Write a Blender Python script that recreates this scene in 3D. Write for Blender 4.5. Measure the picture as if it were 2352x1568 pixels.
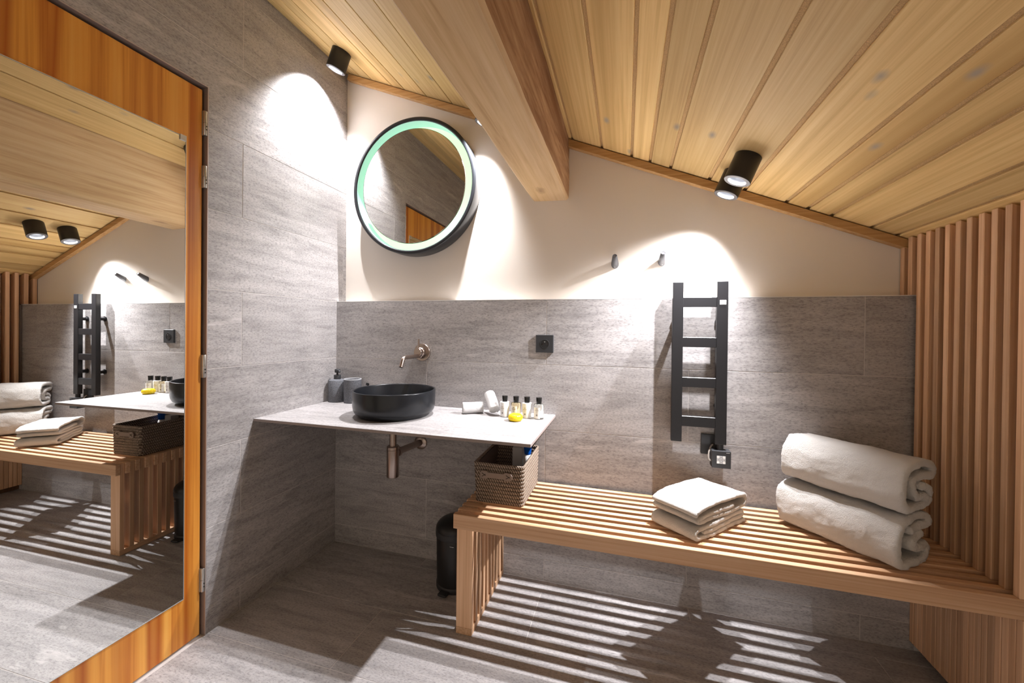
import bpy, bmesh, math, random
from mathutils import Vector, Matrix, noise

# ------------------------------------------------------------------ scene, camera, world, exposure
for o in list(bpy.data.objects): bpy.data.objects.remove(o)
scene = bpy.context.scene
COL = scene.collection
PI = math.pi
rnd = random.Random(7)

cam_d = bpy.data.cameras.new('camera'); cam = bpy.data.objects.new('camera', cam_d); COL.objects.link(cam)
cam_d.sensor_width = 36.0; cam_d.sensor_fit = 'HORIZONTAL'
cam_d.lens = 905.978/2352*36.0
cam_d.shift_y = -21.236/2352
cam_d.clip_start = 0.02
def cam_matrix(pos, yaw, pitch, roll):
    cy, sy, cp, sp = math.cos(yaw), math.sin(yaw), math.cos(pitch), math.sin(pitch)
    f = Vector((sy*cp, cy*cp, sp)); r = Vector((cy, -sy, 0)); u = r.cross(f)
    c, s = math.cos(roll), math.sin(roll)
    r2 = c*r + s*u; u2 = -s*r + c*u
    m = Matrix((( r2.x, u2.x, -f.x, pos[0]), (r2.y, u2.y, -f.y, pos[1]), (r2.z, u2.z, -f.z, pos[2]), (0, 0, 0, 1)))
    return m
cam.matrix_world = cam_matrix((1.51089, -1.79843, 1.16371), -0.28006, -0.00643, 0.01084)
scene.camera = cam

world = bpy.data.worlds.new('world'); scene.world = world; world.use_nodes = True
WB = world.node_tree.nodes['Background']
WB.inputs[0].default_value = (1.0, 0.84, 0.68, 1); WB.inputs[1].default_value = 0.50   # the rest of the house, open behind the camera

LAMP_POWER = 100.0
vs = scene.view_settings
vs.view_transform = 'Standard'; vs.look = 'None'; vs.gamma = 1.0; vs.use_curve_mapping = False
vs.exposure = 0.36

# ------------------------------------------------------------------ node helpers and materials
def new_mat(name):
    m = bpy.data.materials.new(name); m.use_nodes = True
    nt = m.node_tree; b = nt.nodes['Principled BSDF']
    return m, nt, b
def N(nt, typ, **kw):
    n = nt.nodes.new(typ)
    for k, v in kw.items():
        if k.startswith('i_'):
            n.inputs[k[2:].replace('_', ' ')].default_value = v
        else: setattr(n, k, v)
    return n
def ramp(nt, stops):
    r = nt.nodes.new('ShaderNodeValToRGB'); e = r.color_ramp.elements
    while len(e) < len(stops): e.new(0.5)
    for k, (p, c) in enumerate(stops):
        e[k].position = p; e[k].color = (*c, 1) if len(c) == 3 else c
    return r
def plain(name, col, rough=0.5, metal=0.0, bump=0.0, bscale=400, spec=0.5, trans=0.0, ior=1.45, var=0.0):
    m, nt, b = new_mat(name)
    b.inputs['Base Color'].default_value = (*col, 1); b.inputs['Roughness'].default_value = rough
    b.inputs['Metallic'].default_value = metal; b.inputs['Specular IOR Level'].default_value = spec
    b.inputs['Transmission Weight'].default_value = trans; b.inputs['IOR'].default_value = ior
    if bump > 0 or var > 0:
        tc = N(nt, 'ShaderNodeTexCoord'); nz = N(nt, 'ShaderNodeTexNoise', i_Scale=bscale, i_Detail=4)
        nt.links.new(tc.outputs['Object'], nz.inputs['Vector'])
        if bump > 0:
            bp = N(nt, 'ShaderNodeBump', i_Strength=bump, i_Distance=0.002)
            nt.links.new(nz.outputs['Fac'], bp.inputs['Height']); nt.links.new(bp.outputs['Normal'], b.inputs['Normal'])
        if var > 0:
            r = ramp(nt, [(0.3, tuple(c*(1-var) for c in col)), (0.7, tuple(min(1, c*(1+var)) for c in col))])
            nt.links.new(nz.outputs['Fac'], r.inputs[0]); nt.links.new(r.outputs[0], b.inputs['Base Color'])
    return m
def emis(name, col, strength):
    m, nt, b = new_mat(name)
    b.inputs['Base Color'].default_value = (*col, 1)
    b.inputs['Emission Color'].default_value = (*col, 1); b.inputs['Emission Strength'].default_value = strength
    return m
def obj_vec(nt, axis, along, across, rand=20.0):
    """object coordinates, shifted per object, compressed along the grain axis"""
    tc = N(nt, 'ShaderNodeTexCoord'); oi = N(nt, 'ShaderNodeObjectInfo')
    ml = N(nt, 'ShaderNodeMath', operation='MULTIPLY'); ml.inputs[1].default_value = rand
    nt.links.new(oi.outputs['Random'], ml.inputs[0])
    cb = N(nt, 'ShaderNodeCombineXYZ')
    for k in range(3): nt.links.new(ml.outputs[0], cb.inputs[k])
    ad = N(nt, 'ShaderNodeVectorMath', operation='ADD')
    nt.links.new(tc.outputs['Object'], ad.inputs[0]); nt.links.new(cb.outputs[0], ad.inputs[1])
    mp = N(nt, 'ShaderNodeMapping')
    s = [across]*3; s['xyz'.index(axis)] = along
    mp.inputs['Scale'].default_value = s
    nt.links.new(ad.outputs[0], mp.inputs['Vector'])
    return mp.outputs[0], oi.outputs['Random'], ad.outputs[0]
def mixcol(nt, fac, a, b, blend='MIX'):
    n = N(nt, 'ShaderNodeMix', data_type='RGBA', blend_type=blend)
    for sock, v in ((n.inputs[0], fac), (n.inputs[6], a), (n.inputs[7], b)):
        if isinstance(v, (int, float)): sock.default_value = v
        elif isinstance(v, tuple): sock.default_value = (*v, 1)
        else: nt.links.new(v, sock)
    return n.outputs[2]
def wood(name, axis, dark, mid, light, grain=55, along=1.6, rough=0.5, bands=0, band_scale=10, knots=None, blot=None, vary=0.16, bump=0.15, spec=0.35):
    m, nt, b = new_mat(name); L = nt.links
    v, rn, raw = obj_vec(nt, axis, along/grain, 1.0)
    warp = N(nt, 'ShaderNodeTexNoise', i_Scale=6, i_Detail=2); L.new(v, warp.inputs['Vector'])
    g = N(nt, 'ShaderNodeTexNoise', i_Scale=grain, i_Detail=5, i_Roughness=0.62, i_Distortion=0.25); L.new(v, g.inputs['Vector'])
    r = ramp(nt, [(0.28, dark), (0.5, mid), (0.72, light)]); L.new(g.outputs['Fac'], r.inputs[0])
    col = r.outputs[0]; height = g.outputs['Fac']
    if bands:
        w = N(nt, 'ShaderNodeTexNoise', i_Scale=band_scale, i_Detail=1, i_Roughness=0.4, i_Distortion=0.15); L.new(v, w.inputs['Vector'])
        mu = N(nt, 'ShaderNodeMath', operation='MULTIPLY'); mu.inputs[1].default_value = bands; L.new(w.outputs['Fac'], mu.inputs[0])
        fr = N(nt, 'ShaderNodeMath', operation='PINGPONG'); fr.inputs[1].default_value = 1.0; L.new(mu.outputs[0], fr.inputs[0])
        rb = ramp(nt, [(0.0, (0.0,)*3), (0.14, (0.3,)*3), (0.42, (1,)*3)]); L.new(fr.outputs[0], rb.inputs[0])
        col = mixcol(nt, rb.outputs[0], dark, col)
        height = fr.outputs[0]
    if blot:
        bl = N(nt, 'ShaderNodeTexNoise', i_Scale=blot[1], i_Detail=2); L.new(v, bl.inputs['Vector'])
        rb = ramp(nt, [(0.52, (0,)*3), (0.74, (1,)*3)]); L.new(bl.outputs['Fac'], rb.inputs[0])
        mm = N(nt, 'ShaderNodeMath', operation='MULTIPLY'); mm.inputs[1].default_value = blot[2]; L.new(rb.outputs[0], mm.inputs[0])
        col = mixcol(nt, mm.outputs[0], col, blot[0])
    if knots:
        kc, ks, kd, plane = knots
        mp = N(nt, 'ShaderNodeMapping'); s = [ks if c in plane else 0.0 for c in 'xyz']; s['xyz'.index(axis)] = ks*0.5
        mp.inputs['Scale'].default_value = s; L.new(raw, mp.inputs['Vector'])
        vo = N(nt, 'ShaderNodeTexVoronoi', feature='F1'); vo.inputs['Scale'].default_value = 1.0; L.new(mp.outputs[0], vo.inputs['Vector'])
        wn = N(nt, 'ShaderNodeTexNoise', i_Scale=30, i_Detail=2); L.new(raw, wn.inputs['Vector'])
        ma = N(nt, 'ShaderNodeMath', operation='MULTIPLY_ADD'); ma.inputs[1].default_value = 0.06; L.new(wn.outputs['Fac'], ma.inputs[0]); L.new(vo.outputs['Distance'], ma.inputs[2])
        kr = ramp(nt, [(0.03+kd*0.4, (1,)*3), (0.05+kd, (0.45,)*3), (0.08+kd*1.5, (0,)*3)]); L.new(ma.outputs[0], kr.inputs[0])
        sp_ = N(nt, 'ShaderNodeSeparateColor'); L.new(vo.outputs['Color'], sp_.inputs[0])
        gt = N(nt, 'ShaderNodeMath', operation='GREATER_THAN'); gt.inputs[1].default_value = 0.42; L.new(sp_.outputs[0], gt.inputs[0])
        km = N(nt, 'ShaderNodeMath', operation='MULTIPLY'); L.new(kr.outputs[0], km.inputs[0]); L.new(gt.outputs[0], km.inputs[1])
        col = mixcol(nt, km.outputs[0], col, kc)
    hv = N(nt, 'ShaderNodeHueSaturation'); L.new(col, hv.inputs['Color'])
    mr = N(nt, 'ShaderNodeMapRange'); mr.inputs[3].default_value = 1-vary; mr.inputs[4].default_value = 1+vary*0.7
    L.new(rn, mr.inputs[0]); L.new(mr.outputs[0], hv.inputs['Value'])
    L.new(hv.outputs[0], b.inputs['Base Color'])
    b.inputs['Roughness'].default_value = rough; b.inputs['Specular IOR Level'].default_value = spec
    bp = N(nt, 'ShaderNodeBump', i_Strength=bump, i_Distance=0.001); L.new(height, bp.inputs['Height']); L.new(bp.outputs['Normal'], b.inputs['Normal'])
    return m
def stone(name, axis, gain=1.0, rough=0.45, rand=20.0):
    m, nt, b = new_mat(name); L = nt.links
    c = lambda k: (0.405*k*gain, 0.385*k*gain, 0.382*k*gain)
    v, rn, raw = obj_vec(nt, axis, 0.16, 1.0, rand)
    a = N(nt, 'ShaderNodeTexNoise', i_Scale=26, i_Detail=8, i_Roughness=0.68, i_Distortion=0.5); L.new(v, a.inputs['Vector'])
    r = ramp(nt, [(0.3, c(0.66)), (0.5, c(0.95)), (0.7, c(1.16))]); L.new(a.outputs['Fac'], r.inputs[0])
    f = N(nt, 'ShaderNodeTexNoise', i_Scale=230, i_Detail=4, i_Roughness=0.7)
    v2, _, _ = obj_vec(nt, axis, 0.4, 1.0, rand); L.new(v2, f.inputs['Vector'])
    rf = ramp(nt, [(0.32, (0.50,)*3), (0.48, (0.98,)*3), (0.68, (1.2,)*3)]); L.new(f.outputs['Fac'], rf.inputs[0])
    col = mixcol(nt, 0.85, r.outputs[0], rf.outputs[0], 'MULTIPLY')
    w = N(nt, 'ShaderNodeTexNoise', i_Scale=9, i_Detail=5, i_Roughness=0.55, i_Distortion=1.2); L.new(v, w.inputs['Vector'])
    rw = ramp(nt, [(0.655, (0,)*3), (0.70, (0.6,)*3), (0.715, (0.15,)*3)]); L.new(w.outputs['Fac'], rw.inputs[0])
    col = mixcol(nt, rw.outputs[0], col, c(1.6))
    hv = N(nt, 'ShaderNodeHueSaturation'); L.new(col, hv.inputs['Color'])
    mr = N(nt, 'ShaderNodeMapRange'); mr.inputs[3].default_value = 0.94; mr.inputs[4].default_value = 1.05
    L.new(rn, mr.inputs[0]); L.new(mr.outputs[0], hv.inputs['Value']); L.new(hv.outputs[0], b.inputs['Base Color'])
    b.inputs['Roughness'].default_value = rough; b.inputs['Specular IOR Level'].default_value = 0.35
    bp = N(nt, 'ShaderNodeBump', i_Strength=0.12, i_Distance=0.001); L.new(f.outputs['Fac'], bp.inputs['Height']); L.new(bp.outputs['Normal'], b.inputs['Normal'])
    return m
def terry(name, col=(0.86, 0.83, 0.79)):
    m, nt, b = new_mat(name); L = nt.links
    tc = N(nt, 'ShaderNodeTexCoord')
    a = N(nt, 'ShaderNodeTexNoise', i_Scale=330, i_Detail=4, i_Roughness=0.75); L.new(tc.outputs['Object'], a.inputs['Vector'])
    c = N(nt, 'ShaderNodeTexNoise', i_Scale=45, i_Detail=4, i_Roughness=0.6); L.new(tc.outputs['Object'], c.inputs['Vector'])
    ad = N(nt, 'ShaderNodeMath', operation='ADD'); L.new(a.outputs['Fac'], ad.inputs[0]); L.new(c.outputs['Fac'], ad.inputs[1])
    bp = N(nt, 'ShaderNodeBump', i_Strength=1.0, i_Distance=0.006); L.new(ad.outputs[0], bp.inputs['Height']); L.new(bp.outputs['Normal'], b.inputs['Normal'])
    b.inputs['Base Color'].default_value = (*col, 1); b.inputs['Roughness'].default_value = 0.95
    b.inputs['Sheen Weight'].default_value = 0.3; b.inputs['Specular IOR Level'].default_value = 0.1
    return m
def weave_mat():
    m, nt, b = new_mat('woven_fibre'); L = nt.links
    tc = N(nt, 'ShaderNodeTexCoord')
    sx = N(nt, 'ShaderNodeSeparateXYZ'); L.new(tc.outputs['Object'], sx.inputs[0])
    ad = N(nt, 'ShaderNodeMath', operation='ADD'); L.new(sx.outputs[0], ad.inputs[0]); L.new(sx.outputs[1], ad.inputs[1])
    zm = N(nt, 'ShaderNodeMath', operation='MULTIPLY_ADD'); zm.inputs[1].default_value = 0.6; L.new(sx.outputs[2], zm.inputs[0]); L.new(ad.outputs[0], zm.inputs[2])
    s = N(nt, 'ShaderNodeMath', operation='MULTIPLY'); s.inputs[1].default_value = 620.0; L.new(zm.outputs[0], s.inputs[0])
    sn = N(nt, 'ShaderNodeMath', operation='SINE'); L.new(s.outputs[0], sn.inputs[0])
    nz = N(nt, 'ShaderNodeTexNoise', i_Scale=260, i_Detail=3); L.new(tc.outputs['Object'], nz.inputs['Vector'])
    a2 = N(nt, 'ShaderNodeMath', operation='MULTIPLY_ADD'); a2.inputs[1].default_value = 0.3; L.new(sn.outputs[0], a2.inputs[0]); L.new(nz.outputs['Fac'], a2.inputs[2])
    r = ramp(nt, [(0.25, (0.075, 0.05, 0.036)), (0.5, (0.2, 0.145, 0.105)), (0.85, (0.42, 0.34, 0.27))]); L.new(a2.outputs[0], r.inputs[0])
    L.new(r.outputs[0], b.inputs['Base Color']); b.inputs['Roughness'].default_value = 0.75
    bp = N(nt, 'ShaderNodeBump', i_Strength=0.6, i_Distance=0.003); L.new(a2.outputs[0], bp.inputs['Height']); L.new(bp.outputs['Normal'], b.inputs['Normal'])
    return m

M = {}
M['tile_y'] = stone('grey_stone_tile_left', 'y'); M['tile_x'] = stone('grey_stone_tile_back', 'x')
M['tile_floor'] = stone('grey_stone_floor', 'x', 0.98, 0.5)
M['counter'] = stone('grey_stone_counter', 'x', 0.90, 0.5, 0.0)
M['counter_edge'] = plain('counter_edge', (0.30, 0.25, 0.235), 0.6)
M['grout'] = plain('pale_grout', (0.60, 0.57, 0.55), 0.9, bump=0.2)
M['plaster'] = plain('warm_plaster', (0.80, 0.745, 0.68), 0.9, bump=0.08, bscale=120, spec=0.2)
M['white_trim'] = plain('white_edge_trim', (0.8, 0.78, 0.76), 0.5)
M['ceil'] = wood('pale_larch_ceiling', 'y', (0.60, 0.385, 0.145), (0.74, 0.505, 0.215), (0.82, 0.60, 0.28), grain=85, along=1.4, rough=0.6,
                 knots=((0.36, 0.30, 0.22), 10.0, 0.075, 'xy'), blot=((0.40, 0.235, 0.07), 7.0, 1.0), vary=0.22)
M['ceil_back'] = plain('rough_tongue_wood', (0.56, 0.37, 0.175), 0.85, bump=0.5, bscale=500, var=0.25)
M['beam'] = wood('beam_spruce', 'y', (0.50, 0.31, 0.14), (0.65, 0.44, 0.225), (0.73, 0.52, 0.29), grain=60, along=2.2, rough=0.7,
                 knots=((0.26, 0.15, 0.08), 3.0, 0.02, 'xy'), blot=((0.52, 0.37, 0.24), 6.0, 0.5), vary=0.05, bump=0.3)
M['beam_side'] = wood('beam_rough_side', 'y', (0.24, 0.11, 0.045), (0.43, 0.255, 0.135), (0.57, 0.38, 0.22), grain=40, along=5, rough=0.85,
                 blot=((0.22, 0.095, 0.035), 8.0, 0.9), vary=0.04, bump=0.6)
larch = dict(dark=(0.55, 0.31, 0.165), mid=(0.71, 0.44, 0.26), light=(0.79, 0.535, 0.345), rough=0.5)
M['larch_x'] = wood('larch_bench', 'x', grain=110, along=1.5, **larch)
M['larch_z'] = wood('larch_slat', 'z', grain=120, along=1.5, bands=0, knots=((0.15, 0.06, 0.03), 7.0, 0.0, 'yz'), vary=0.26, **larch)
M['larch_y'] = wood('larch_runner', 'y', grain=110, along=1.5, **larch)
M['trim_wood'] = wood('ceiling_trim_wood', 'x', (0.38, 0.2, 0.07), (0.50, 0.29, 0.115), (0.60, 0.37, 0.165), grain=90, along=1.5, vary=0.05)
M['slat_back'] = wood('dark_slat_backing', 'z', (0.10, 0.05, 0.024), (0.16, 0.085, 0.042), (0.2, 0.11, 0.055), grain=60, vary=0.02)
M['door'] = wood('orange_larch_door', 'z', (0.40, 0.10, 0.010), (0.72, 0.31, 0.050), (0.80, 0.41, 0.090), grain=26, along=0.5, rough=0.32, bands=13, band_scale=5.5,
                 blot=((0.46, 0.12, 0.018), 4.0, 0.7), vary=0.0, bump=0.08, spec=0.5)
M['jamb'] = plain('brown_metal_jamb', (0.34, 0.27, 0.245), 0.45, 0.3)
M['jamb_edge'] = plain('jamb_edge', (0.52, 0.45, 0.43), 0.4, 0.4)
M['gap'] = plain('dark_gap', (0.03, 0.02, 0.015), 0.9)
M['steel'] = plain('hinge_steel', (0.55, 0.54, 0.52), 0.35, 0.9)
M['mirror'] = plain('mirror_glass', (0.86, 0.87, 0.86), 0.0, 1.0)
M['mirror_edge'] = plain('mirror_edge', (0.62, 0.62, 0.6), 0.25, 0.6)
M['black'] = plain('matt_black_metal', (0.012, 0.012, 0.013), 0.38)
M['frame_black'] = plain('black_mirror_frame', (0.022, 0.024, 0.028), 0.3)
M['black_soft'] = plain('black_plastic', (0.028, 0.029, 0.032), 0.5)
M['rad'] = plain('black_radiator', (0.016, 0.016, 0.018), 0.33)
M['basin'] = plain('matt_black_ceramic', (0.0095, 0.011, 0.014), 0.27)
M['bronze'] = plain('brushed_bronze', (0.43, 0.355, 0.315), 0.28, 1.0, bump=0.02, bscale=300)
M['pewter'] = plain('grey_hook_metal', (0.075, 0.075, 0.08), 0.45, 0.2)
M['speck'] = plain('speckled_grey_stone', (0.125, 0.13, 0.145), 0.75, bump=0.25, bscale=260, var=0.45)
M['speck_rim'] = plain('pale_cup_rim', (0.38, 0.39, 0.41), 0.6)
M['terry'] = terry('white_terry'); M['terry_b'] = terry('white_terry_bright', (0.88, 0.87, 0.86))
M['white'] = plain('white_plastic', (0.82, 0.81, 0.79), 0.4)
M['label'] = plain('paper_label', (0.84, 0.82, 0.78), 0.6)
M['ink'] = plain('grey_ink', (0.30, 0.27, 0.26), 0.6); M['ink_pale'] = plain('pale_ink', (0.55, 0.49, 0.42), 0.6)
M['glossblack'] = plain('glossy_black_cap', (0.012, 0.012, 0.012), 0.12)
M['amber'] = plain('amber_liquid_glass', (0.93, 0.80, 0.52), 0.03, trans=0.92, ior=1.35)
M['clear'] = plain('clear_liquid_glass', (0.93, 0.93, 0.86), 0.03, trans=0.92, ior=1.35)
M['yellow'] = plain('yellow_soap', (0.92, 0.66, 0.008), 0.35)
M['weave'] = weave_mat()
M['liner'] = plain('brown_basket_lining', (0.10, 0.072, 0.062), 0.9, bump=0.2)
M['handle'] = plain('brown_leather_handle', (0.26, 0.20, 0.165), 0.5)
M['blue'] = plain('blue_plastic', (0.004, 0.085, 0.42), 0.35)
M['carton'] = plain('pale_grey_card', (0.55, 0.56, 0.57), 0.6)
M['cable'] = plain('grey_cable', (0.42, 0.38, 0.34), 0.4)
M['lens'] = emis('lamp_lens', (1.0, 0.97, 0.96), 8.0)
M['reflector'] = plain('lamp_reflector', (0.30, 0.31, 0.33), 0.3, 0.8)
M['rim_grey'] = plain('lamp_rim', (0.12, 0.12, 0.125), 0.4)
M['led_green'] = emis('led_back_ring', (0.72, 0.93, 0.62), 0.60)
M['led_teal'] = emis('led_side_ring', (0.40, 0.66, 0.62), 0.34)

# ------------------------------------------------------------------ geometry helpers
def link(name, me, mat, parent=None, loc=None):
    o = bpy.data.objects.new(name, me); COL.objects.link(o)
    for mm in (mat if isinstance(mat, (list, tuple)) else [mat]): me.materials.append(mm)
    if loc is not None: o.location = loc
    if parent is not None: o.parent = parent
    return o
def finish(bm, name, mat, parent=None, inv=None, smooth=False, angle=40, center=False):
    """bm in world space (or in the parent's space when inv is None) -> one mesh object"""
    if inv is not None: bm.transform(inv)
    loc = None
    if center:
        mn = [min(v.co[k] for v in bm.verts) for k in range(3)]; mx = [max(v.co[k] for v in bm.verts) for k in range(3)]
        loc = Vector([(a+b)/2 for a, b in zip(mn, mx)]); bm.transform(Matrix.Translation(-loc))
    bmesh.ops.recalc_face_normals(bm, faces=bm.faces[:])
    if smooth:
        for f in bm.faces: f.smooth = True
        for e in bm.edges:
            if len(e.link_faces) == 2 and e.calc_face_angle(0) > math.radians(angle): e.smooth = False
    me = bpy.data.meshes.new(name); bm.to_mesh(me); bm.free()
    return link(name, me, mat, parent, loc)
def box(bm, x0, x1, y0, y1, z0, z1, bev=0.0, seg=1, mi=0):
    pre = set(bm.faces)
    r = bmesh.ops.create_cube(bm, size=1.0)
    bmesh.ops.scale(bm, vec=(x1-x0, y1-y0, z1-z0), verts=r['verts'])
    bmesh.ops.translate(bm, vec=((x0+x1)/2, (y0+y1)/2, (z0+z1)/2), verts=r['verts'])
    if bev > 0:
        es = list({e for v in r['verts'] for e in v.link_edges})
        bmesh.ops.bevel(bm, geom=es, offset=bev, segments=seg, affect='EDGES', profile=0.6)
    for f in bm.faces:
        if f not in pre: f.material_index = mi
    return bm
def B(*a, **k): return box(bmesh.new(), *a, **k)
def lathe(bm, prof, seg=48, mat=Matrix(), cap=True):
    """profile [(r, z)] turned about local z"""
    rings = []
    for r, z in prof:
        if r < 1e-6: rings.append([bm.verts.new(mat @ Vector((0, 0, z)))])
        else: rings.append([bm.verts.new(mat @ Vector((r*math.cos(2*PI*k/seg), r*math.sin(2*PI*k/seg), z))) for k in range(seg)])
    for a, b in zip(rings, rings[1:]):
        for k in range(seg):
            k2 = (k+1) % seg
            if len(a) == 1 and len(b) == 1: continue
            if len(a) == 1: bm.faces.new((a[0], b[k], b[k2]))
            elif len(b) == 1: bm.faces.new((a[k], a[k2], b[0]))
            else: bm.faces.new((a[k], a[k2], b[k2], b[k]))
    if cap:
        if len(rings[0]) > 1: bm.faces.new(rings[0][::-1])
        if len(rings[-1]) > 1: bm.faces.new(rings[-1])
    return bm
def closed_lathe(bm, prof, seg=48, mat=Matrix()):
    """closed ring profile"""
    return lathe(bm, list(prof)+[prof[0]], seg, mat, cap=False)
def weld(bm, d=1e-6):
    bmesh.ops.remove_doubles(bm, verts=bm.verts[:], dist=d); return bm
def axis_matrix(p, d):
    d = Vector(d).normalized(); q = Vector((0, 0, 1)).rotation_difference(d)
    return Matrix.Translation(Vector(p)) @ q.to_matrix().to_4x4()
def tube(bm, pts, r, seg=14, caps=True):
    pts = [Vector(p) for p in pts]; n = len(pts); rr = r if isinstance(r, (list, tuple)) else [r]*n
    tang = [(pts[min(i+1, n-1)]-pts[max(i-1, 0)]).normalized() for i in range(n)]
    up = Vector((0, 0, 1)) if abs(tang[0].z) < 0.9 else Vector((1, 0, 0))
    nrm = tang[0].cross(up).normalized(); rings = []
    for i in range(n):
        if i:
            q = tang[i-1].rotation_difference(tang[i]); nrm = (q @ nrm).normalized()
        bn = tang[i].cross(nrm)
        rings.append([bm.verts.new(pts[i]+rr[i]*(math.cos(2*PI*k/seg)*nrm+math.sin(2*PI*k/seg)*bn)) for k in range(seg)])
    for a, b in zip(rings, rings[1:]):
        for k in range(seg): bm.faces.new((a[k], a[(k+1) % seg], b[(k+1) % seg], b[k]))
    if caps: bm.faces.new(rings[0][::-1]); bm.faces.new(rings[-1])
    return bm
def smooth_path(pts, it=2, closed=False):
    pts = [Vector(p) for p in pts]
    for _ in range(it):
        q = [] if closed else [pts[0]]
        n = len(pts)
        for i in range(n if closed else n-1):
            a, b = pts[i], pts[(i+1) % n]
            q += [a*0.75+b*0.25, a*0.25+b*0.75]
        if not closed: q.append(pts[-1])
        pts = q
    return pts
def prism(bm, poly, y0, y1, mi=0):
    """outline [(x, z)] extruded from y0 to y1"""
    a = [bm.verts.new((x, y0, z)) for x, z in poly]; b = [bm.verts.new((x, y1, z)) for x, z in poly]
    n = len(poly); fs = [bm.faces.new(a), bm.faces.new(b[::-1])]
    for k in range(n): fs.append(bm.faces.new((a[k], b[k], b[(k+1) % n], a[(k+1) % n])))
    for f in fs: f.material_index = mi
    return bm
def tag(o, label=None, cat=None, group=None, kind=None):
    if label: o['label'] = label
    if cat: o['category'] = cat
    if group: o['group'] = group
    if kind: o['kind'] = kind
    return o
class Thing:
    """an Empty at the thing's base; parts are given in world space"""
    def __init__(s, name, label, cat, loc, rotz=0.0, group=None, rot=None):
        o = bpy.data.objects.new(name, None); COL.objects.link(o); o.empty_display_size = 0.03
        mw = Matrix.Translation(Vector(loc)) @ (rot if rot is not None else Matrix.Rotation(rotz, 4, 'Z'))
        o.location = loc; o.rotation_euler = mw.to_euler()
        s.o = o; s.mw = mw; s.inv = mw.inverted(); s.world = {o: mw}
        tag(o, label, cat, group)
    def part(s, name, bm, mat, smooth=False, angle=40, parent=None, label=None, local=False):
        p = parent or s.o
        ob = finish(bm, name, mat, p, None if local else s.inv, smooth, angle)
        if label: ob['label'] = label
        return ob                      # sub-parts: their parent part sits at the root's origin, so the same inverse holds

# ------------------------------------------------------------------ measures
SL = 0.417                                     # fall of the ceiling per metre of x
TH = math.atan(SL)
CZ = lambda x: 2.58-SL*x
Z0, ROW = 0.0978, 0.302                        # lowest wall joint, tile row
LEDGE = Z0+4*ROW                               # top of the tiled half wall
YP = 0.072                                     # plaster face behind the ledge
YF = -2.7                                      # where the room opens behind the camera
XR = 2.565
JG = 0.0011                                    # half joint

# ------------------------------------------------------------------ setting: floor
floor = tag(finish(B(-0.12, 2.62, YF, 0.09, -0.08, -0.0010), 'floor', M['grout']), 'grey stone tiled bathroom floor with thin pale joints', 'floor', kind='structure')
ys = [0.0, -0.0759] + [-0.0759-0.302*k for k in range(1, 10)]
for i in range(len(ys)-1):
    y1, y0 = ys[i], max(ys[i+1], YF)
    off = 0.555 if i % 2 == 0 else 1.166
    xs = [0.0]+[x for x in (off-1.222, off, off+1.222) if 0.05 < x < 2.55]+[XR]
    for a, b in zip(xs, xs[1:]):
        finish(B(a+JG, b-JG, y0+JG, y1-JG, -0.0030, 0.0, bev=0.0007), 'tile', M['tile_floor'], floor, center=True)

# ------------------------------------------------------------------ setting: left wall with the door opening
DY0, DY1, DZ = -1.545, -0.689, 2.06
wl = bmesh.new()
for a in ((-0.14, -0.0010, DY1, 0.16, 0.0, 2.75), (-0.14, -0.0010, YF, DY0, 0.0, 2.75), (-0.14, -0.0010, DY0, DY1, DZ, 2.75)): box(wl, *a)
wall_left = tag(finish(wl, 'wall_left', M['grout']), 'grey stone tiled wall with the door opening, left side', 'wall', kind='structure')
def left_tile(poly):
    """outline in (y, z), 11 mm thick, face at x = 0"""
    bm = bmesh.new()
    a = [bm.verts.new((-0.0030, y, z)) for y, z in poly]; b = [bm.verts.new((0.0, y, z)) for y, z in poly]
    n = len(poly); bm.faces.new(a[::-1]); ft = bm.faces.new(b)
    for k in range(n): bm.faces.new((a[k], a[(k+1) % n], b[(k+1) % n], b[k]))
    bmesh.ops.bevel(bm, geom=list(ft.edges), offset=0.0007, segments=1, affect='EDGES')
    finish(bm, 'tile', M['tile_y'], wall_left, center=True)
zs = [0.0]+[Z0+ROW*k for k in range(9)]+[2.60]
for i in range(len(zs)-1):
    z0, z1 = zs[i]+JG, zs[i+1]-JG
    off = -0.551 if i % 2 == 0 else 0.05
    if i == 9: off = -0.551
    js = sorted([YF, YP+0.02]+[off-1.202*k for k in range(0, 4) if YF < off-1.202*k < YP])
    for a, b in zip(js, js[1:]):
        a, b = a+JG, b-JG
        if z0 >= DZ or b <= DY0 or a >= DY1: left_tile([(a, z0), (b, z0), (b, z1), (a, z1)])
        elif z1 <= DZ:
            if a < DY0-0.004: left_tile([(a, z0), (DY0, z0), (DY0, z1), (a, z1)])
            if b > DY1+0.004: left_tile([(DY1, z0), (b, z0), (b, z1), (DY1, z1)])
        else:                                   # the tile is notched round the head of the door
            p = []
            if a < DY0: p += [(a, z0), (DY0, z0), (DY0, DZ)]
            else: p += [(a, DZ)]
            if b > DY1: p += [(DY1, DZ), (DY1, z0), (b, z0)]
            else: p += [(b, DZ)]
            left_tile(p+[(b, z1), (a, z1)])

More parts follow.
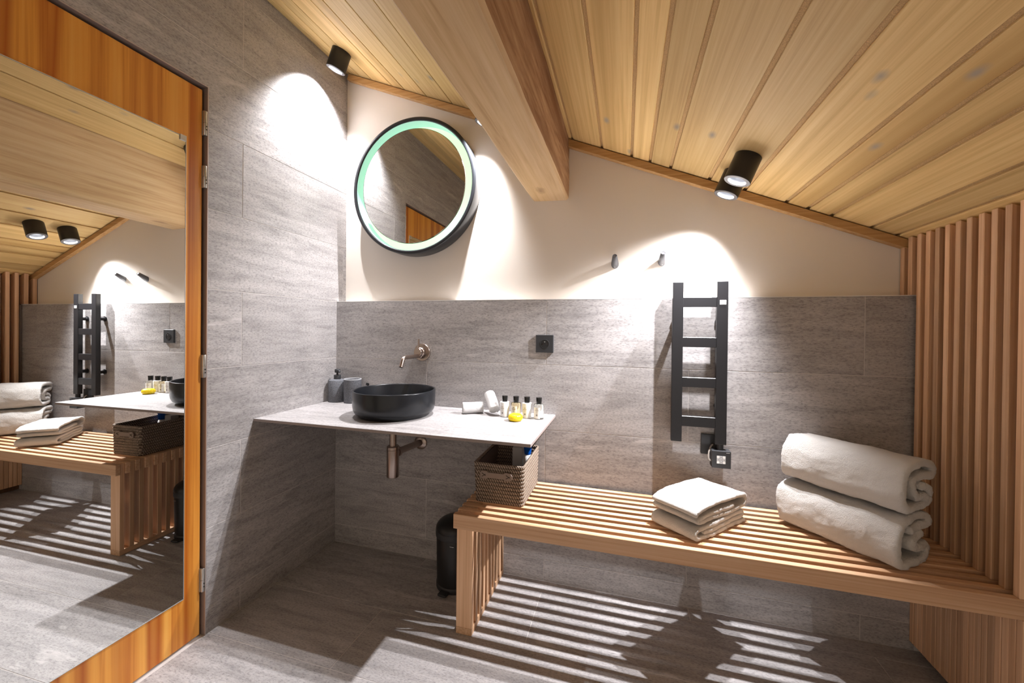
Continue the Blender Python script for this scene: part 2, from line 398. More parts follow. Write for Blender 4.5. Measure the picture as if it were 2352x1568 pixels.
# ------------------------------------------------------------------ setting: back wall (tiled half wall, ledge, plaster above)
wb = bmesh.new()
box(wb, -0.0115, 2.62, 0.0010, 0.2, 0.0, LEDGE-0.003, mi=0)
prism(wb, [(-0.0115, LEDGE-0.003), (2.62, LEDGE-0.003), (2.62, CZ(2.62)+0.03), (-0.0115, CZ(0)+0.03)], YP, 0.2, mi=1)
wall_back = tag(finish(wb, 'wall_back', [M['grout'], M['plaster']]), 'back wall with grey stone tiles below and warm white plaster above', 'wall', kind='structure')
for i in range(5):
    z0, z1 = (0.0 if i == 0 else Z0+ROW*(i-1))+JG, Z0+ROW*i-JG
    off = 1.159 if i % 2 == 0 else 0.549
    xs = [0.0]+[x for x in (off-1.22, off, off+1.22) if 0.05 < x < 2.53]+[2.545]
    for a, b in zip(xs, xs[1:]):
        finish(B(a+JG, b-JG, 0.0, 0.0030, z0, z1, bev=0.0007), 'tile', M['tile_x'], wall_back, center=True)
finish(B(0.0, 2.545, 0.0, YP, LEDGE-0.003, LEDGE+0.0015), 'ledge_cap', M['white_trim'], wall_back)

# ------------------------------------------------------------------ setting: right wall with larch slats above the bench and planks below
P_ = 0.0215
wr = bmesh.new()
box(wr, XR, 2.66, -0.43, 0.2, 0.0, 1.56, mi=0); box(wr, XR, 2.66, YF, -0.43, 0.0, 1.56, mi=1)
wall_right = tag(finish(wr, 'wall_right', [M['slat_back'], M['plaster']]), 'right wall clad with upright larch slats above the bench', 'wall', kind='structure')
BT = 0.466                                     # bench top
def slat(y0, y1, z0):
    bm = bmesh.new()
    v = []
    for x in (2.52, XR+0.002):
        for y in (y0, y1):
            v.append((x, y))
    zt = lambda x: CZ(x)-0.006
    a = [bm.verts.new((x, y, z0)) for x, y in v]; b = [bm.verts.new((x, y, zt(x))) for x, y in v]
    for q in ((0, 1, 3, 2),): bm.faces.new([a[k] for k in q]); bm.faces.new([b[k] for k in q][::-1])
    for p, q in ((0, 1), (1, 3), (3, 2), (2, 0)): bm.faces.new((a[p], a[q], b[q], b[p]))
    bmesh.ops.recalc_face_normals(bm, faces=bm.faces[:])
    bmesh.ops.bevel(bm, geom=bm.edges[:], offset=0.0012, segments=1, affect='EDGES')
    return finish(bm, 'slat', M['larch_z'], wall_right, center=True)
for k in range(10): slat(-0.43+2*P_*k+0.0008, -0.43+2*P_*k+P_-0.0008, BT+0.0005)
slat(0.003, 0.003+P_, LEDGE+0.002); slat(0.046, 0.046+P_, LEDGE+0.002)
for k in range(20):
    y0 = -0.43+P_*k
    finish(B(2.528+0.001*rnd.random(), XR-0.001, y0+0.0009, y0+P_-0.0009, 0.035, 0.41, bev=0.002), 'plank', M['larch_z'], wall_right, center=True)

# ------------------------------------------------------------------ setting: sloping board ceiling, trims
RC = Matrix.Rotation(TH, 4, 'Y')
def slope_box(x0, x1, y0, y1, up0, up1, bev=0.0):
    """box lying in the slope: x measured level, up along the slope's normal"""
    s = math.cos(TH)
    bm = B(x0/s, x1/s, y0, y1, up0, up1, bev=bev)
    bm.transform(Matrix.Translation((0, 0, 2.58)) @ RC); return bm
ceiling = tag(finish(slope_box(-0.15, 2.66, YF, 0.2, 0.0085, 0.10), 'ceiling', M['ceil_back']), 'sloping ceiling of pale larch boards', 'ceiling', kind='structure')
joints = [-0.01, 0.03, 0.10, 0.175, 0.30, 0.374, 0.503, 0.65, 0.80, 0.93, 1.06, 1.262, 1.397, 1.527, 1.605, 1.69, 1.845, 1.98, 2.13, 2.205, 2.286, 2.417, 2.498, 2.585]
for a, b in zip(joints, joints[1:]):
    g = 0.0028 if b < 1.1 else 0.0065
    s = math.cos(TH)
    w = (b-a)/s-2*g
    bm = B(-w/2, w/2, (YF-YP)/2, (YP-YF)/2-0.004, 0.0, 0.0084, bev=0.0014)
    bmesh.ops.recalc_face_normals(bm, faces=bm.faces[:])
    me = bpy.data.meshes.new('ceiling_board'); bm.to_mesh(me); bm.free()
    o = link('ceiling_board', me, M['ceil'], ceiling)
    xm = (a+b)/2
    o.location = (xm, (YF+YP)/2, CZ(xm)); o.rotation_euler = (0, TH, 0)
def trim(name, x0, x1, label):
    bm = slope_box(x0, x1, YP-0.028, YP, -0.036, -0.0035, bev=0.0015)
    tag(finish(bm, name, M['trim_wood']), label, 'trim', kind='structure')
trim('trim_1', 0.03, 1.15, 'larch batten under the ceiling above the round mirror')
trim('trim_2', 1.18, 2.70, 'larch batten under the ceiling right of the beam')

# heavy purlin
bm = bmesh.new()
nx, ny = 6, 60
bx0, bx1, bz0, bz1 = 1.066, 1.245, 1.788, 2.25
def beam_pt(x, y, z):
    v = Vector((x, y, z)); d = noise.noise_vector(Vector((x*9, y*3.1, z*9)))*0.004+noise.noise_vector(Vector((x*30, y*12, z*30)))*0.0015
    return v+Vector((d.x, 0, d.z))
per = []
for k in range(7): per.append((bx0+0.012+(bx1-bx0-0.022)*k/6, bz0, 0))
for k in range(9): per.append((bx1, bz0+0.010+(bz1-bz0-0.01)*k/8, 1))
for k in range(4): per.append((bx1-(bx1-bx0)*(k+1)/4, bz1, 0))
for k in range(7): per.append((bx0, bz1-(bz1-bz0-0.014)*(k+1)/7, 0))
rows = []
for j in range(ny+1):
    y = YP+0.06+(YF-YP-0.06)*j/ny
    rows.append([bm.verts.new(beam_pt(x, y, z-0.007*(x-bx0)/(bx1-bx0))) for x, z, _ in per])
n = len(per)
for a, b in zip(rows, rows[1:]):
    for k in range(n):
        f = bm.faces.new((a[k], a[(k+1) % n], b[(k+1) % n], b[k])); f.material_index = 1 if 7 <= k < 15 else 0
bm.faces.new(rows[0][::-1]); bm.faces.new(rows[-1])
beam = finish(bm, 'ceiling_beam', [M['beam'], M['beam_side']], smooth=True, angle=35)
tag(beam, 'heavy pale timber beam running under the sloping ceiling', 'beam')

# ------------------------------------------------------------------ door with the tall mirror
AJ = math.atan(0.016)                            # the door stands very slightly ajar into the room
door = bpy.data.objects.new('door_1', None); COL.objects.link(door); door.empty_display_size = 0.05
tag(door, 'orange larch door with a tall mirror, left of the washstand', 'door', kind='structure')
def dpart(name, bm, mat, parent=None, smooth=False): return finish(bm, name, mat, parent or door, None, smooth)
fr = bmesh.new()
box(fr, -0.09, -0.001, DY1-0.0045, DY1, 0.0, DZ, mi=0); box(fr, -0.09, -0.001, DY0, DY0+0.0045, 0.0, DZ, mi=0); box(fr, -0.09, -0.001, DY0, DY1, DZ-0.0045, DZ, mi=0)
box(fr, -0.001, 0.002, DY1-0.0045, DY1-0.0015, 0.0, DZ-0.0015, mi=1); box(fr, -0.001, 0.002, DY0+0.0015, DY0+0.0045, 0.0, DZ-0.0015, mi=1); box(fr, -0.001, 0.002, DY0+0.0015, DY1-0.0015, DZ-0.0045, DZ-0.0015, mi=1)
frame = dpart('door_frame', fr, [M['jamb'], M['jamb_edge']])
st = bmesh.new(); box(st, -0.11, -0.09, DY0-0.05, DY1+0.05, 0, DZ+0.05)
dpart('rebate', st, M['gap'], frame)
HY = DY1-0.0125                                  # hinge edge of the leaf
DM = Matrix.Translation((-0.014, HY, 0)) @ Matrix.Rotation(AJ, 4, 'Z')
LW = HY-DY0-0.012
lf = B(-0.040, 0.0, -LW, 0.0, 0.006, DZ-0.016, bev=0.002); lf.transform(DM)
leaf = dpart('door_leaf', lf, M['door'])
mg = B(0.0004, 0.0044, -LW+0.06, -0.0615, 0.180, 1.838, bev=0.0008); mg.transform(DM)
glass = dpart('mirror_panel', mg, M['mirror'], leaf); glass['label'] = 'tall frameless mirror set on the door'
me_ = bmesh.new()
for a in ((0.0, 0.005, -LW+0.0585, -0.06, 0.1775, 0.180), (0.0, 0.005, -LW+0.0585, -0.06, 1.838, 1.8405), (0.0, 0.005, -0.0615, -0.0597, 0.18, 1.838)): box(me_, *a)
me_.transform(DM); dpart('mirror_edge', me_, M['mirror_edge'], leaf)
mc = B(0.0, 0.0085, -0.082, -0.061, 1.823, 1.8425, bev=0.001); mc.transform(DM); dpart('mirror_corner_block', mc, M['steel'], leaf)  # small steel-grey block on the mirror's top corner, hinge side
for z0, z1 in ((1.875, 1.965), (1.68, 1.762), (0.972, 1.057), (0.168, 0.255)):
    h = bmesh.new()
    hm = Matrix.Translation((-0.006, HY+0.0045, 0))
    lathe(h, [(0.0068, z0), (0.0075, z0+0.001), (0.0075, (z0+z1)/2-0.0008), (0.006, (z0+z1)/2-0.0006), (0.006, (z0+z1)/2+0.0006), (0.0075, (z0+z1)/2+0.0008), (0.0075, z1-0.001), (0.0068, z1)], 16, hm)
    box(h, -0.016, -0.011, HY-0.0035, HY+0.0125, z0, z1)
    hinge = dpart('hinge', h, M['steel'], None, True)
    s = bmesh.new()
    for dz in (0.012, 0.024): lathe(s, [(0.0022, 0), (0.0022, 0.001)], 10, axis_matrix((0.0013, HY+0.0035, (z0+z1)/2-dz), (1, -0.3, 0)))
    dpart('screw', s, M['black'], hinge)

# ------------------------------------------------------------------ slatted bench
bench = Thing('slatted_bench', 'long larch slatted bench under the towel radiator with a slatted left leg', 'bench', (0.93, -0.215, 0))
RB = 0.411
for k in range(10):
    y0 = -0.43+2*P_*k
    bench.part('slat', B(0.894, XR-0.002, y0+0.0006, y0+P_-0.0006, RB, BT, bev=0.0013), M['larch_x'])
LX0, LX1 = 0.900, 0.964
for k in range(10):
    y0 = -0.43+P_+2*P_*k
    y1 = min(y0+P_, -0.002)
    bench.part('leg_slat', B(LX0, LX1, y0+0.0004, y1-0.0004, 0.026, BT-0.0008, bev=0.0011), M['larch_z'])
bench.part('foot_rail', B(LX0, LX1, -0.43+P_, -0.002, 0.0, 0.026, bev=0.001), M['larch_y'])

# ------------------------------------------------------------------ washstand counter
CT, CX, CF = 0.7755, 1.2065, -0.4955
bm = bmesh.new(); box(bm, 0.0005, CX, CF, -0.0005, CT-0.0115, CT, bev=0.0008)
for f in bm.faces: f.material_index = 0 if f.normal.z > 0.5 else 1
bmesh.ops.recalc_face_normals(bm, faces=bm.faces[:])
for f in bm.faces: f.material_index = 0 if f.normal.z > 0.5 else 1
counter = finish(bm, 'vanity_counter', [M['counter'], M['counter_edge']])
tag(counter, 'thin grey stone washstand counter fixed in the corner', 'counter')

# basin
basin = Thing('vessel_basin', 'round matt black vessel basin on the washstand counter', 'basin', (0.513, -0.233, CT))
R0, HB = 0.180, 0.1155
prof = [(0.0, 0.0), (0.150, 0.0), (0.1545, 0.003), (0.157, 0.008), (0.158, 0.010), (0.169, 0.017), (0.176, 0.030), (R0-0.001, 0.048), (R0, HB-0.004), (R0-0.0012, HB-0.001), (R0-0.004, HB),
        (R0-0.0068, HB-0.001), (R0-0.008, HB-0.004), (R0-0.010, 0.055), (R0-0.016, 0.036), (R0-0.03, 0.024), (0.1, 0.017), (0.035, 0.013), (0.0, 0.013)]
bm = lathe(bmesh.new(), prof, 96, basin.mw); bow = basin.part('bowl', bm, M['basin'], True, 60)
dr = lathe(bmesh.new(), [(0.0, 0.0125), (0.031, 0.0125), (0.032, 0.016), (0.028, 0.0185), (0.0, 0.0195)], 32, basin.mw); basin.part('drain_cover', dr, M['basin'], True)

# wall tap
TX = 0.521
tap = Thing('wall_tap', 'bronze wall-mounted tap with a bent spout above the black basin', 'tap', (TX, 0, 1.045))
Y_ = lambda x, y, z: axis_matrix((x, y, z), (0, -1, 0))
tap.part('wall_plate', lathe(bmesh.new(), [(0.0, 0.0), (0.0445, 0.0), (0.0445, 0.007), (0.0425, 0.0095), (0.0, 0.0095)], 48, Y_(TX+0.002, 0, 1.045)), M['bronze'], True)
hub = tap.part('hub', lathe(bmesh.new(), [(0.026, 0.0095), (0.026, 0.028), (0.024, 0.031), (0.0215, 0.033), (0.0215, 0.047), (0.020, 0.049), (0.0, 0.049)], 40, Y_(TX, 0, 1.046)), M['bronze'], True)
tap.part('lever', tube(bmesh.new(), [(TX, -0.040, 1.050), (TX+0.001, -0.040, 1.113)], 0.0044, 12), M['bronze'], True, parent=hub)
tap.part('collar', lathe(bmesh.new(), [(0.0145, 0.009), (0.0145, 0.030), (0.012, 0.0325)], 24, Y_(TX-0.001, 0, 1.027)), M['bronze'], True)
sp = [(TX-0.001, -0.006, 1.0275), (TX-0.001, -0.15, 1.0285)]
for k in range(9):
    a = k/8*math.radians(64); sp.append((TX-0.001, -0.160-0.026*math.sin(a), 1.0285-0.026*(1-math.cos(a))))
sp.append((TX-0.001, sp[-1][1]-0.0135, sp[-1][2]-0.0285))
tap.part('spout', tube(bmesh.new(), sp, 0.0098, 20), M['bronze'], True)

# bottle trap
trap = Thing('bottle_trap', 'bronze bottle trap hanging under the washstand counter', 'siphon', (0.508, -0.236, 0.494))
tx, ty = 0.508, -0.236
ZM = lambda z=0: Matrix.Translation((tx, ty, z))
trap.part('tail_pipe', lathe(bmesh.new(), [(0.0157, 0.62), (0.0157, CT-0.0118)], 32, ZM()), M['bronze'], True)
trap.part('trap_cup', lathe(bmesh.new(), [(0.0, 0.494), (0.0255, 0.494), (0.027, 0.497), (0.027, 0.617), (0.0255, 0.6185)], 40, ZM()), M['bronze'], True)
trap.part('trap_cap', lathe(bmesh.new(), [(0.0, 0.6187), (0.0275, 0.6187), (0.0275, 0.631), (0.024, 0.635), (0.0157, 0.635)], 40, ZM()), M['bronze'], True)
od = Vector((0.518-tx, -ty, -0.012)); 
trap.part('outlet_pipe', tube(bmesh.new(), [(tx+0.003, ty+0.022, 0.598), (0.518, -0.001, 0.587)], 0.0158, 28), M['bronze'], True)
trap.part('outlet_nut', tube(bmesh.new(), [(tx+0.002, ty+0.024, 0.5985), (tx+0.003, ty+0.040, 0.5977)], 0.0235, 28), M['bronze'], True)
trap.part('wall_rosette', lathe(bmesh.new(), [(0.0, 0.0), (0.035, 0.0), (0.034, 0.006), (0.028, 0.011), (0.0, 0.012)], 40, Y_(0.518, 0, 0.586)), M['bronze'], True)

# soap dispenser and tumbler
dx, dy = 0.049, -0.049
disp = Thing('soap_dispenser', 'speckled grey soap dispenser with black pump in the washstand corner', 'dispenser', (dx, dy, CT))
D_ = Matrix.Translation((dx, dy, CT))
disp.part('body', lathe(bmesh.new(), [(0.0, 0.0), (0.0425, 0.0), (0.0435, 0.003), (0.0435, 0.110), (0.041, 0.114), (0.020, 0.118), (0.0, 0.118)], 48, D_), M['speck'], True)
pump = disp.part('pump', lathe(bmesh.new(), [(0.0, 0.117), (0.0175, 0.117), (0.0175, 0.138), (0.016, 0.140), (0.0045, 0.140), (0.0045, 0.155), (0.0, 0.155)], 24, D_), M['black_soft'], True)
hb = bmesh.new(); lathe(hb, [(0.0, 0.152), (0.0125, 0.152), (0.0135, 0.154), (0.0135, 0.168), (0.012, 0.170), (0.0, 0.170)], 24, D_)
tube(hb, [(dx, dy, CT+0.162), (dx+0.020, dy-0.010, CT+0.162), (dx+0.024, dy-0.012, CT+0.156)], 0.0058, 10)
disp.part('pump_head', hb, M['black_soft'], True, parent=pump)
ux, uy = 0.145, -0.050
cup = Thing('tumbler', 'speckled grey stone tumbler beside the soap dispenser', 'cup', (ux, uy, CT))
U_ = Matrix.Translation((ux, uy, CT))
cup.part('body', lathe(bmesh.new(), [(0.0, 0.0), (0.041, 0.0), (0.042, 0.003), (0.0435, 0.1195), (0.0395, 0.1195), (0.038, 0.008), (0.0, 0.008)], 48, U_), M['speck'], True)
cup.part('rim', closed_lathe(bmesh.new(), [(0.0437, 0.1195), (0.0437, 0.1225), (0.0425, 0.1238), (0.0400, 0.1238), (0.039, 0.1225), (0.039, 0.1195)], 48, U_), M['speck_rim'], True)
hk = Thing('small_hook', 'tiny black hook on the tiles behind the basin rim', 'hook', (0.203, 0, 0.868))
hk.part('plate', lathe(bmesh.new(), [(0.0, 0.0), (0.007, 0.0), (0.007, 0.003), (0.0, 0.0035)], 16, Y_(0.203, 0, 0.866)), M['black'], True)
hk.part('hook_arm', tube(bmesh.new(), smooth_path([(0.203, -0.002, 0.866), (0.203, -0.013, 0.863), (0.205, -0.018, 0.868), (0.206, -0.016, 0.876)], 2), 0.0024, 8), M['black'], True)

# ------------------------------------------------------------------ towels
def spiral_roll(name, label, c0, c1, r, group):
    """small rolled face towel from end centre c0 to end centre c1"""
    c0, c1 = Vector(c0), Vector(c1); d = (c1-c0); Ln = d.length; mw = axis_matrix(c0, d)
    t = Thing(name, label, 'towel', (c0.x, c0.y, min(c0.z, c1.z)-r), group=group)
    turns, th = 3.2, r/3.5
    path = []
    nst = 84
    for k in range(nst+1):
        a = 2*PI*turns*k/nst; rr = th*0.30+(r-th*0.5-th*0.30)*k/nst
        path.append(Vector((rr*math.cos(a), rr*math.sin(a))))
    bm = bmesh.new(); ribbon(bm, path, th*0.92, Ln, mw, 14, 0.0012, rnd.random()*9)
    t.part('cloth', bm, M['terry_b'], True, 75)
    return t
def ribbon(bm, path, th, length, mw, nl, amp, seed, edge=None, bulge=0.0):
    """thick cloth strip with cross-section path (2-D), swept along local z for the given length"""
    n = len(path); L_, R_ = [], []
    for i in range(n):
        tg = (path[min(i+1, n-1)]-path[max(i-1, 0)]).normalized(); nr = Vector((-tg.y, tg.x))
        L_.append(path[i]+nr*th/2); R_.append(path[i]-nr*th/2)
    tg0 = (path[0]-path[1]).normalized(); tg1 = (path[-1]-path[-2]).normalized()
    outline = L_+[L_[-1]*0.82+R_[-1]*0.18+tg1*th*0.3, (L_[-1]+R_[-1])/2+tg1*th*0.45, L_[-1]*0.18+R_[-1]*0.82+tg1*th*0.3]+R_[::-1]+[R_[0]*0.82+L_[0]*0.18+tg0*th*0.3, (L_[0]+R_[0])/2+tg0*th*0.45, R_[0]*0.18+L_[0]*0.82+tg0*th*0.3]
    m = len(outline); cl = path + []
    rings = []
    ctr = [path[min(i, n-1)] if i < n else None for i in range(m)]
    def centre(i):
        if i < n: return path[i]
        if i < n+3: return path[-1]
        if i < 2*n+3: return path[2*n+2-i]
        return path[0]
    zs_ = [0.0]+[length*(0.012+0.976*k/nl) for k in range(nl+1)]+[length]
    for j, z in enumerate(zs_):
        sh = 0.62 if j in (0, len(zs_)-1) else (0.93 if j in (1, len(zs_)-2) else 1.0)
        ring = []
        for i in range(m):
            c = centre(i); p = c+(outline[i]-c)*sh
            q = Vector((p.x, p.y, z))
            dd = noise.noise_vector(q*14+Vector((seed, seed*1.7, 0)))*amp*1.6+noise.noise_vector(q*45+Vector((seed, 0, seed)))*amp*0.5+noise.noise_vector(q*150+Vector((0, seed, seed)))*0.0011
            q += dd*Vector((1, 1, 1.6)) if False else Vector((dd.x, dd.y, dd.z*2.0))
            ring.append(bm.verts.new(mw @ q))
        rings.append(ring)
    for a, b in zip(rings, rings[1:]):
        for i in range(m): bm.faces.new((a[i], a[(i+1) % m], b[(i+1) % m], b[i]))
    # end faces: quads between the two sides of the strip
    for ring, flip in ((rings[0], True), (rings[-1], False)):
        for i in range(n-1):
            q = (ring[i], ring[i+1], ring[2*n+3-1-(i+1)], ring[2*n+3-1-i])
            try: bm.faces.new(q if flip else q[::-1])
            except ValueError: pass
        for q in ((ring[n-1], ring[n], ring[n+1], ring[n+2], ring[n+3]), (ring[2*n+2], ring[2*n+3], ring[2*n+4], ring[2*n+5], ring[0])):
            try: bm.faces.new(q if flip else q[::-1])
            except ValueError: pass
    return bm
def dense(pts, step=0.006, it=3):
    p = smooth_path([Vector((a, b, 0)) for a, b in pts], it)
    out = [p[0]]; acc = 0
    for a, b in zip(p, p[1:]):
        seg = (b-a).length; t = step-acc
        while t <= seg:
            out.append(a+(b-a)*(t/seg)); t += step
        acc = (acc+seg) % step
    return [Vector((v.x, v.y)) for v in out]
def folded(name, label, origin, udir, length_dir, path, th, length, amp, seed, group, mat='terry', step=0.004):
    """cross-section path in (u along udir, v up), swept along length_dir from origin"""
    o = Vector(origin); u = Vector((*udir, 0)).normalized(); l = Vector((*length_dir, 0)).normalized(); z = Vector((0, 0, 1))
    mw = Matrix(((u.x, z.x, l.x, o.x), (u.y, z.y, l.y, o.y), (u.z, z.z, l.z, o.z), (0, 0, 0, 1)))
    t = Thing(name, label, 'towel', o, group=group)
    bm = ribbon(bmesh.new(), dense(path, step), th, length, mw, max(10, int(length/0.005)), amp, seed)
    return t, t.part('cloth', bm, M[mat], True, 80)

TB = BT+0.001
# two big bath towels, thick rolled folds, stacked
bo = Vector((2.048, -0.140)); ld = Vector((0.222, -0.263)); ud = Vector((0.764, 0.645))
big_low = [(0.150, 0.088), (0.095, 0.083), (0.075, 0.070), (0.095, 0.057), (0.155, 0.052), (0.178, 0.050), (0.184, 0.034), (0.165, 0.0135), (0.06, 0.0125), (0.022, 0.018), (0.0125, 0.06), (0.014, 0.105), (0.035, 0.138), (0.09, 0.143), (0.165, 0.140), (0.196, 0.132), (0.200, 0.118), (0.186, 0.108), (0.10, 0.112), (0.075, 0.111)]
t, c = folded('bath_towel', 'white bath towel in a thick folded roll, lower of the pair by the slats', (bo.x, bo.y, TB+0.0025), ud, ld, big_low, 0.0245, 0.345, 0.0028, 1.3, 'rolled bath towels on the bench')
big_top = [(0.160, 0.030), (0.135, 0.044), (0.105, 0.040), (0.082, 0.055), (0.068, 0.085), (0.075, 0.098), (0.10, 0.100), (0.150, 0.103), (0.19, 0.098), (0.204, 0.106), (0.206, 0.122), (0.190, 0.134), (0.12, 0.144), (0.055, 0.146), (0.020, 0.125), (0.0125, 0.085), (0.0135, 0.045), (0.035, 0.016), (0.085, 0.0125), (0.14, 0.0125), (0.178, 0.016), (0.188, 0.034), (0.172, 0.052), (0.150, 0.070), (0.122, 0.072)]
t2, c2 = folded('bath_towel', 'white bath towel in a thick folded roll, upper of the pair by the slats', (bo.x+0.012, bo.y+0.004, TB+0.1632), ud, ld, big_top, 0.0245, 0.345, 0.0028, 4.1, 'rolled bath towels on the bench')
# two folded hand towels
so = Vector((1.737, -0.398)); su = Vector((0.213, 0.239)); sl = Vector((-0.124, 0.102))
so2 = so
h1 = [(0.060, 0.0240), (0.15, 0.0240), (0.270, 0.0240), (0.298, 0.0255), (0.305, 0.0330), (0.294, 0.0405), (0.20, 0.0405), (0.050, 0.0405), (0.012, 0.0370), (0.0068, 0.0240), (0.014, 0.0110), (0.05, 0.0080), (0.18, 0.0080), (0.308, 0.0080)]
folded('hand_towel', 'white hand towel folded flat on the bench, lower of the small pair', (so.x, so.y, TB+0.001), su, sl, h1, 0.0152, 0.170, 0.0016, 2.2, 'folded hand towels on the bench', step=0.004)
h2 = [(0.215, 0.0245), (0.12, 0.0238), (0.040, 0.0232), (0.012, 0.0180), (0.022, 0.0090), (0.13, 0.0080), (0.280, 0.0082), (0.305, 0.0180), (0.308, 0.0370), (0.292, 0.0500), (0.20, 0.0545), (0.09, 0.0545), (0.035, 0.0520), (0.006, 0.0420), (0.008, 0.0345)]
folded('hand_towel', 'white hand towel folded flat on the bench, upper of the small pair', (so.x+0.006, so.y+0.006, TB+0.0535), su, sl, h2, 0.0150, 0.175, 0.0018, 6.4, 'folded hand towels on the bench', step=0.004)

# ------------------------------------------------------------------ small things on the counter
spiral_roll('rolled_face_towel', 'small white rolled face towel lying left of the toiletries', (0.797, -0.120, CT+0.0290), (0.876, -0.072, CT+0.0290), 0.0285, 'rolled face towels on the counter')
spiral_roll('rolled_face_towel', 'small white rolled face towel leaning upright beside the toiletry bottles', (0.946, -0.112, CT+0.026), (0.900, -0.050, CT+0.086), 0.0285, 'rolled face towels on the counter')

def tbottle(name, label, x, y, kind):
    t = Thing(name, label, 'bottle', (x, y, CT), group='toiletry bottles on the counter'); m = Matrix.Translation((x, y, CT))
    H = 0.066
    if kind in ('white', 'cream'):
        pr = [(0.0, 0.0), (0.0165, 0.0), (0.0185, 0.002), (0.0222, H-0.003), (0.0215, H), (0.010, H+0.0015), (0.0, H+0.0015)]; mat = M['white']
    else:
        pr = [(0.0, 0.0), (0.0200, 0.0), (0.0218, 0.002), (0.0218, H-0.004), (0.020, H-0.001), (0.011, H+0.0005), (0.0, H+0.0005)]; mat = M['amber' if kind == 'amber' else 'clear']
    body = t.part('body', lathe(bmesh.new(), pr, 36, m), mat, True)
    t.part('cap', lathe(bmesh.new(), [(0.0, H+0.001), (0.0115, H+0.001), (0.0128, H+0.0255), (0.0122, H+0.0275), (0.0, H+0.028)], 28, m), M['glossblack'], True, 30)
    # printed label facing the room
    def patch(a0, a1, z0, z1, off):
        bm = bmesh.new(); cols = []
        rr = lambda z: (0.0185+(0.0222-0.0185)*(z-0.002)/(H-0.005) if kind in ('white', 'cream') else 0.0218)+off
        for k in range(9):
            a = math.radians(-90-14+a0+(a1-a0)*k/8)
            cols.append([bm.verts.new(m @ Vector((rr(z)*math.cos(a), rr(z)*math.sin(a), z))) for z in (z0, z1)])
        for p, q in zip(cols, cols[1:]): bm.faces.new((p[0], q[0], q[1], p[1]))
        return bm
    par = body
    if kind in ('amber', 'clear'): par = t.part('paper_label', patch(-48, 40, 0.004, 0.052, 0.0003), M['label'], True)
    ink = M['ink'] if kind in ('white', 'amber') else M['ink_pale']
    pb = bmesh.new()
    lines = ((-14, 12, 0.0445, 0.0475), (-26, 22, 0.0375, 0.0410), (-18, 14, 0.0325, 0.0340), (-12, 8, 0.0285, 0.0295))
    for a0, a1, z0, z1 in lines:
        p = patch(a0, a1, z0, z1, 0.0007); me = bpy.data.meshes.new('x'); p.to_mesh(me); p.free(); pb.from_mesh(me); bpy.data.meshes.remove(me)
    t.part('print', pb, ink if kind != 'white' else M['ink_pale'], True, parent=par)
    t.part('emblem', patch(-9, 9, 0.0150, 0.0225, 0.0008), M['ink'], True, parent=par)
tbottle('lotion_bottle', 'white toiletry bottle with black cap, leftmost of the four in the row', 0.996, -0.112, 'white')
tbottle('shower_gel_bottle', 'amber toiletry bottle with black cap behind the yellow soap', 1.047, -0.108, 'amber')
tbottle('conditioner_bottle', 'white toiletry bottle with black cap, second from the right of the four', 1.097, -0.106, 'cream')
tbottle('shampoo_bottle', 'clear toiletry bottle with black cap at the right end of the row', 1.151, -0.108, 'clear')
# scalloped soap
sx_, sy_ = 1.064, -0.176
soap = Thing('yellow_soap', 'round yellow soap with ribbed sides in front of the bottles', 'soap', (sx_, sy_, CT))
bm = bmesh.new(); rings = []
for r, z in ((0.0, 0.0), (0.020, 0.0), (0.026, 0.002), (0.0300, 0.008), (0.0312, 0.014), (0.0300, 0.021), (0.026, 0.027), (0.020, 0.0295), (0.010, 0.0305), (0.0, 0.0307)):
    if r == 0: rings.append([bm.verts.new((sx_, sy_, CT+z))]); continue
    ring = []
    for k in range(120):
        a = 2*PI*k/120; rr = r*(1+0.035*abs(math.cos(a*12))*(1 if 0.002 < z < 0.028 else 0.3)) - 0.0008
        ring.append(bm.verts.new((sx_+rr*math.cos(a), sy_+rr*math.sin(a), CT+z)))
    rings.append(ring)
for a, b in zip(rings, rings[1:]):
    for k in range(120):
        k2 = (k+1) % 120
        if len(a) == 1: bm.faces.new((a[0], b[k], b[k2]))
        elif len(b) == 1: bm.faces.new((a[k], a[k2], b[0]))
        else: bm.faces.new((a[k], a[k2], b[k2], b[k]))
soap.part('bar', bm, M['yellow'], True, 60)

# ------------------------------------------------------------------ basket with its contents
bx0_, bx1_, by0_, by1_ = 0.932, 1.134, -0.302, -0.026
bk = Thing('woven_basket', 'rectangular brown woven basket standing on the bench under the counter', 'basket', ((bx0_+bx1_)/2, (by0_+by1_)/2, BT))
def rrect(x0, x1, y0, y1, r, n=6):
    pts = []
    for cx, cy, a0 in ((x1-r, y0+r, -90), (x1-r, y1-r, 0), (x0+r, y1-r, 90), (x0+r, y0+r, 180)):
        for k in range(n+1):
            a = math.radians(a0+90*k/n); pts.append((cx+r*math.cos(a), cy+r*math.sin(a)))
    return pts
def ring_sweep(bm, path, z, hw, hh, seg=10):
    n = len(path); rings = []
    for i in range(n):
        a, b = Vector(path[i-1]), Vector(path[(i+1) % n]); t = (b-a).normalized(); nr = Vector((t.y, -t.x)); p = Vector(path[i])
        rings.append([bm.verts.new((p.x+nr.x*hw*math.cos(2*PI*k/seg), p.y+nr.y*hw*math.cos(2*PI*k/seg), z(p)+hh*math.sin(2*PI*k/seg))) for k in range(seg)])
    for i in range(n):
        a, b = rings[i], rings[(i+1) % n]
        for k in range(seg): bm.faces.new((a[k], a[(k+1) % seg], b[(k+1) % seg], b[k]))
    return bm
NC = 11; ch = 0.0146
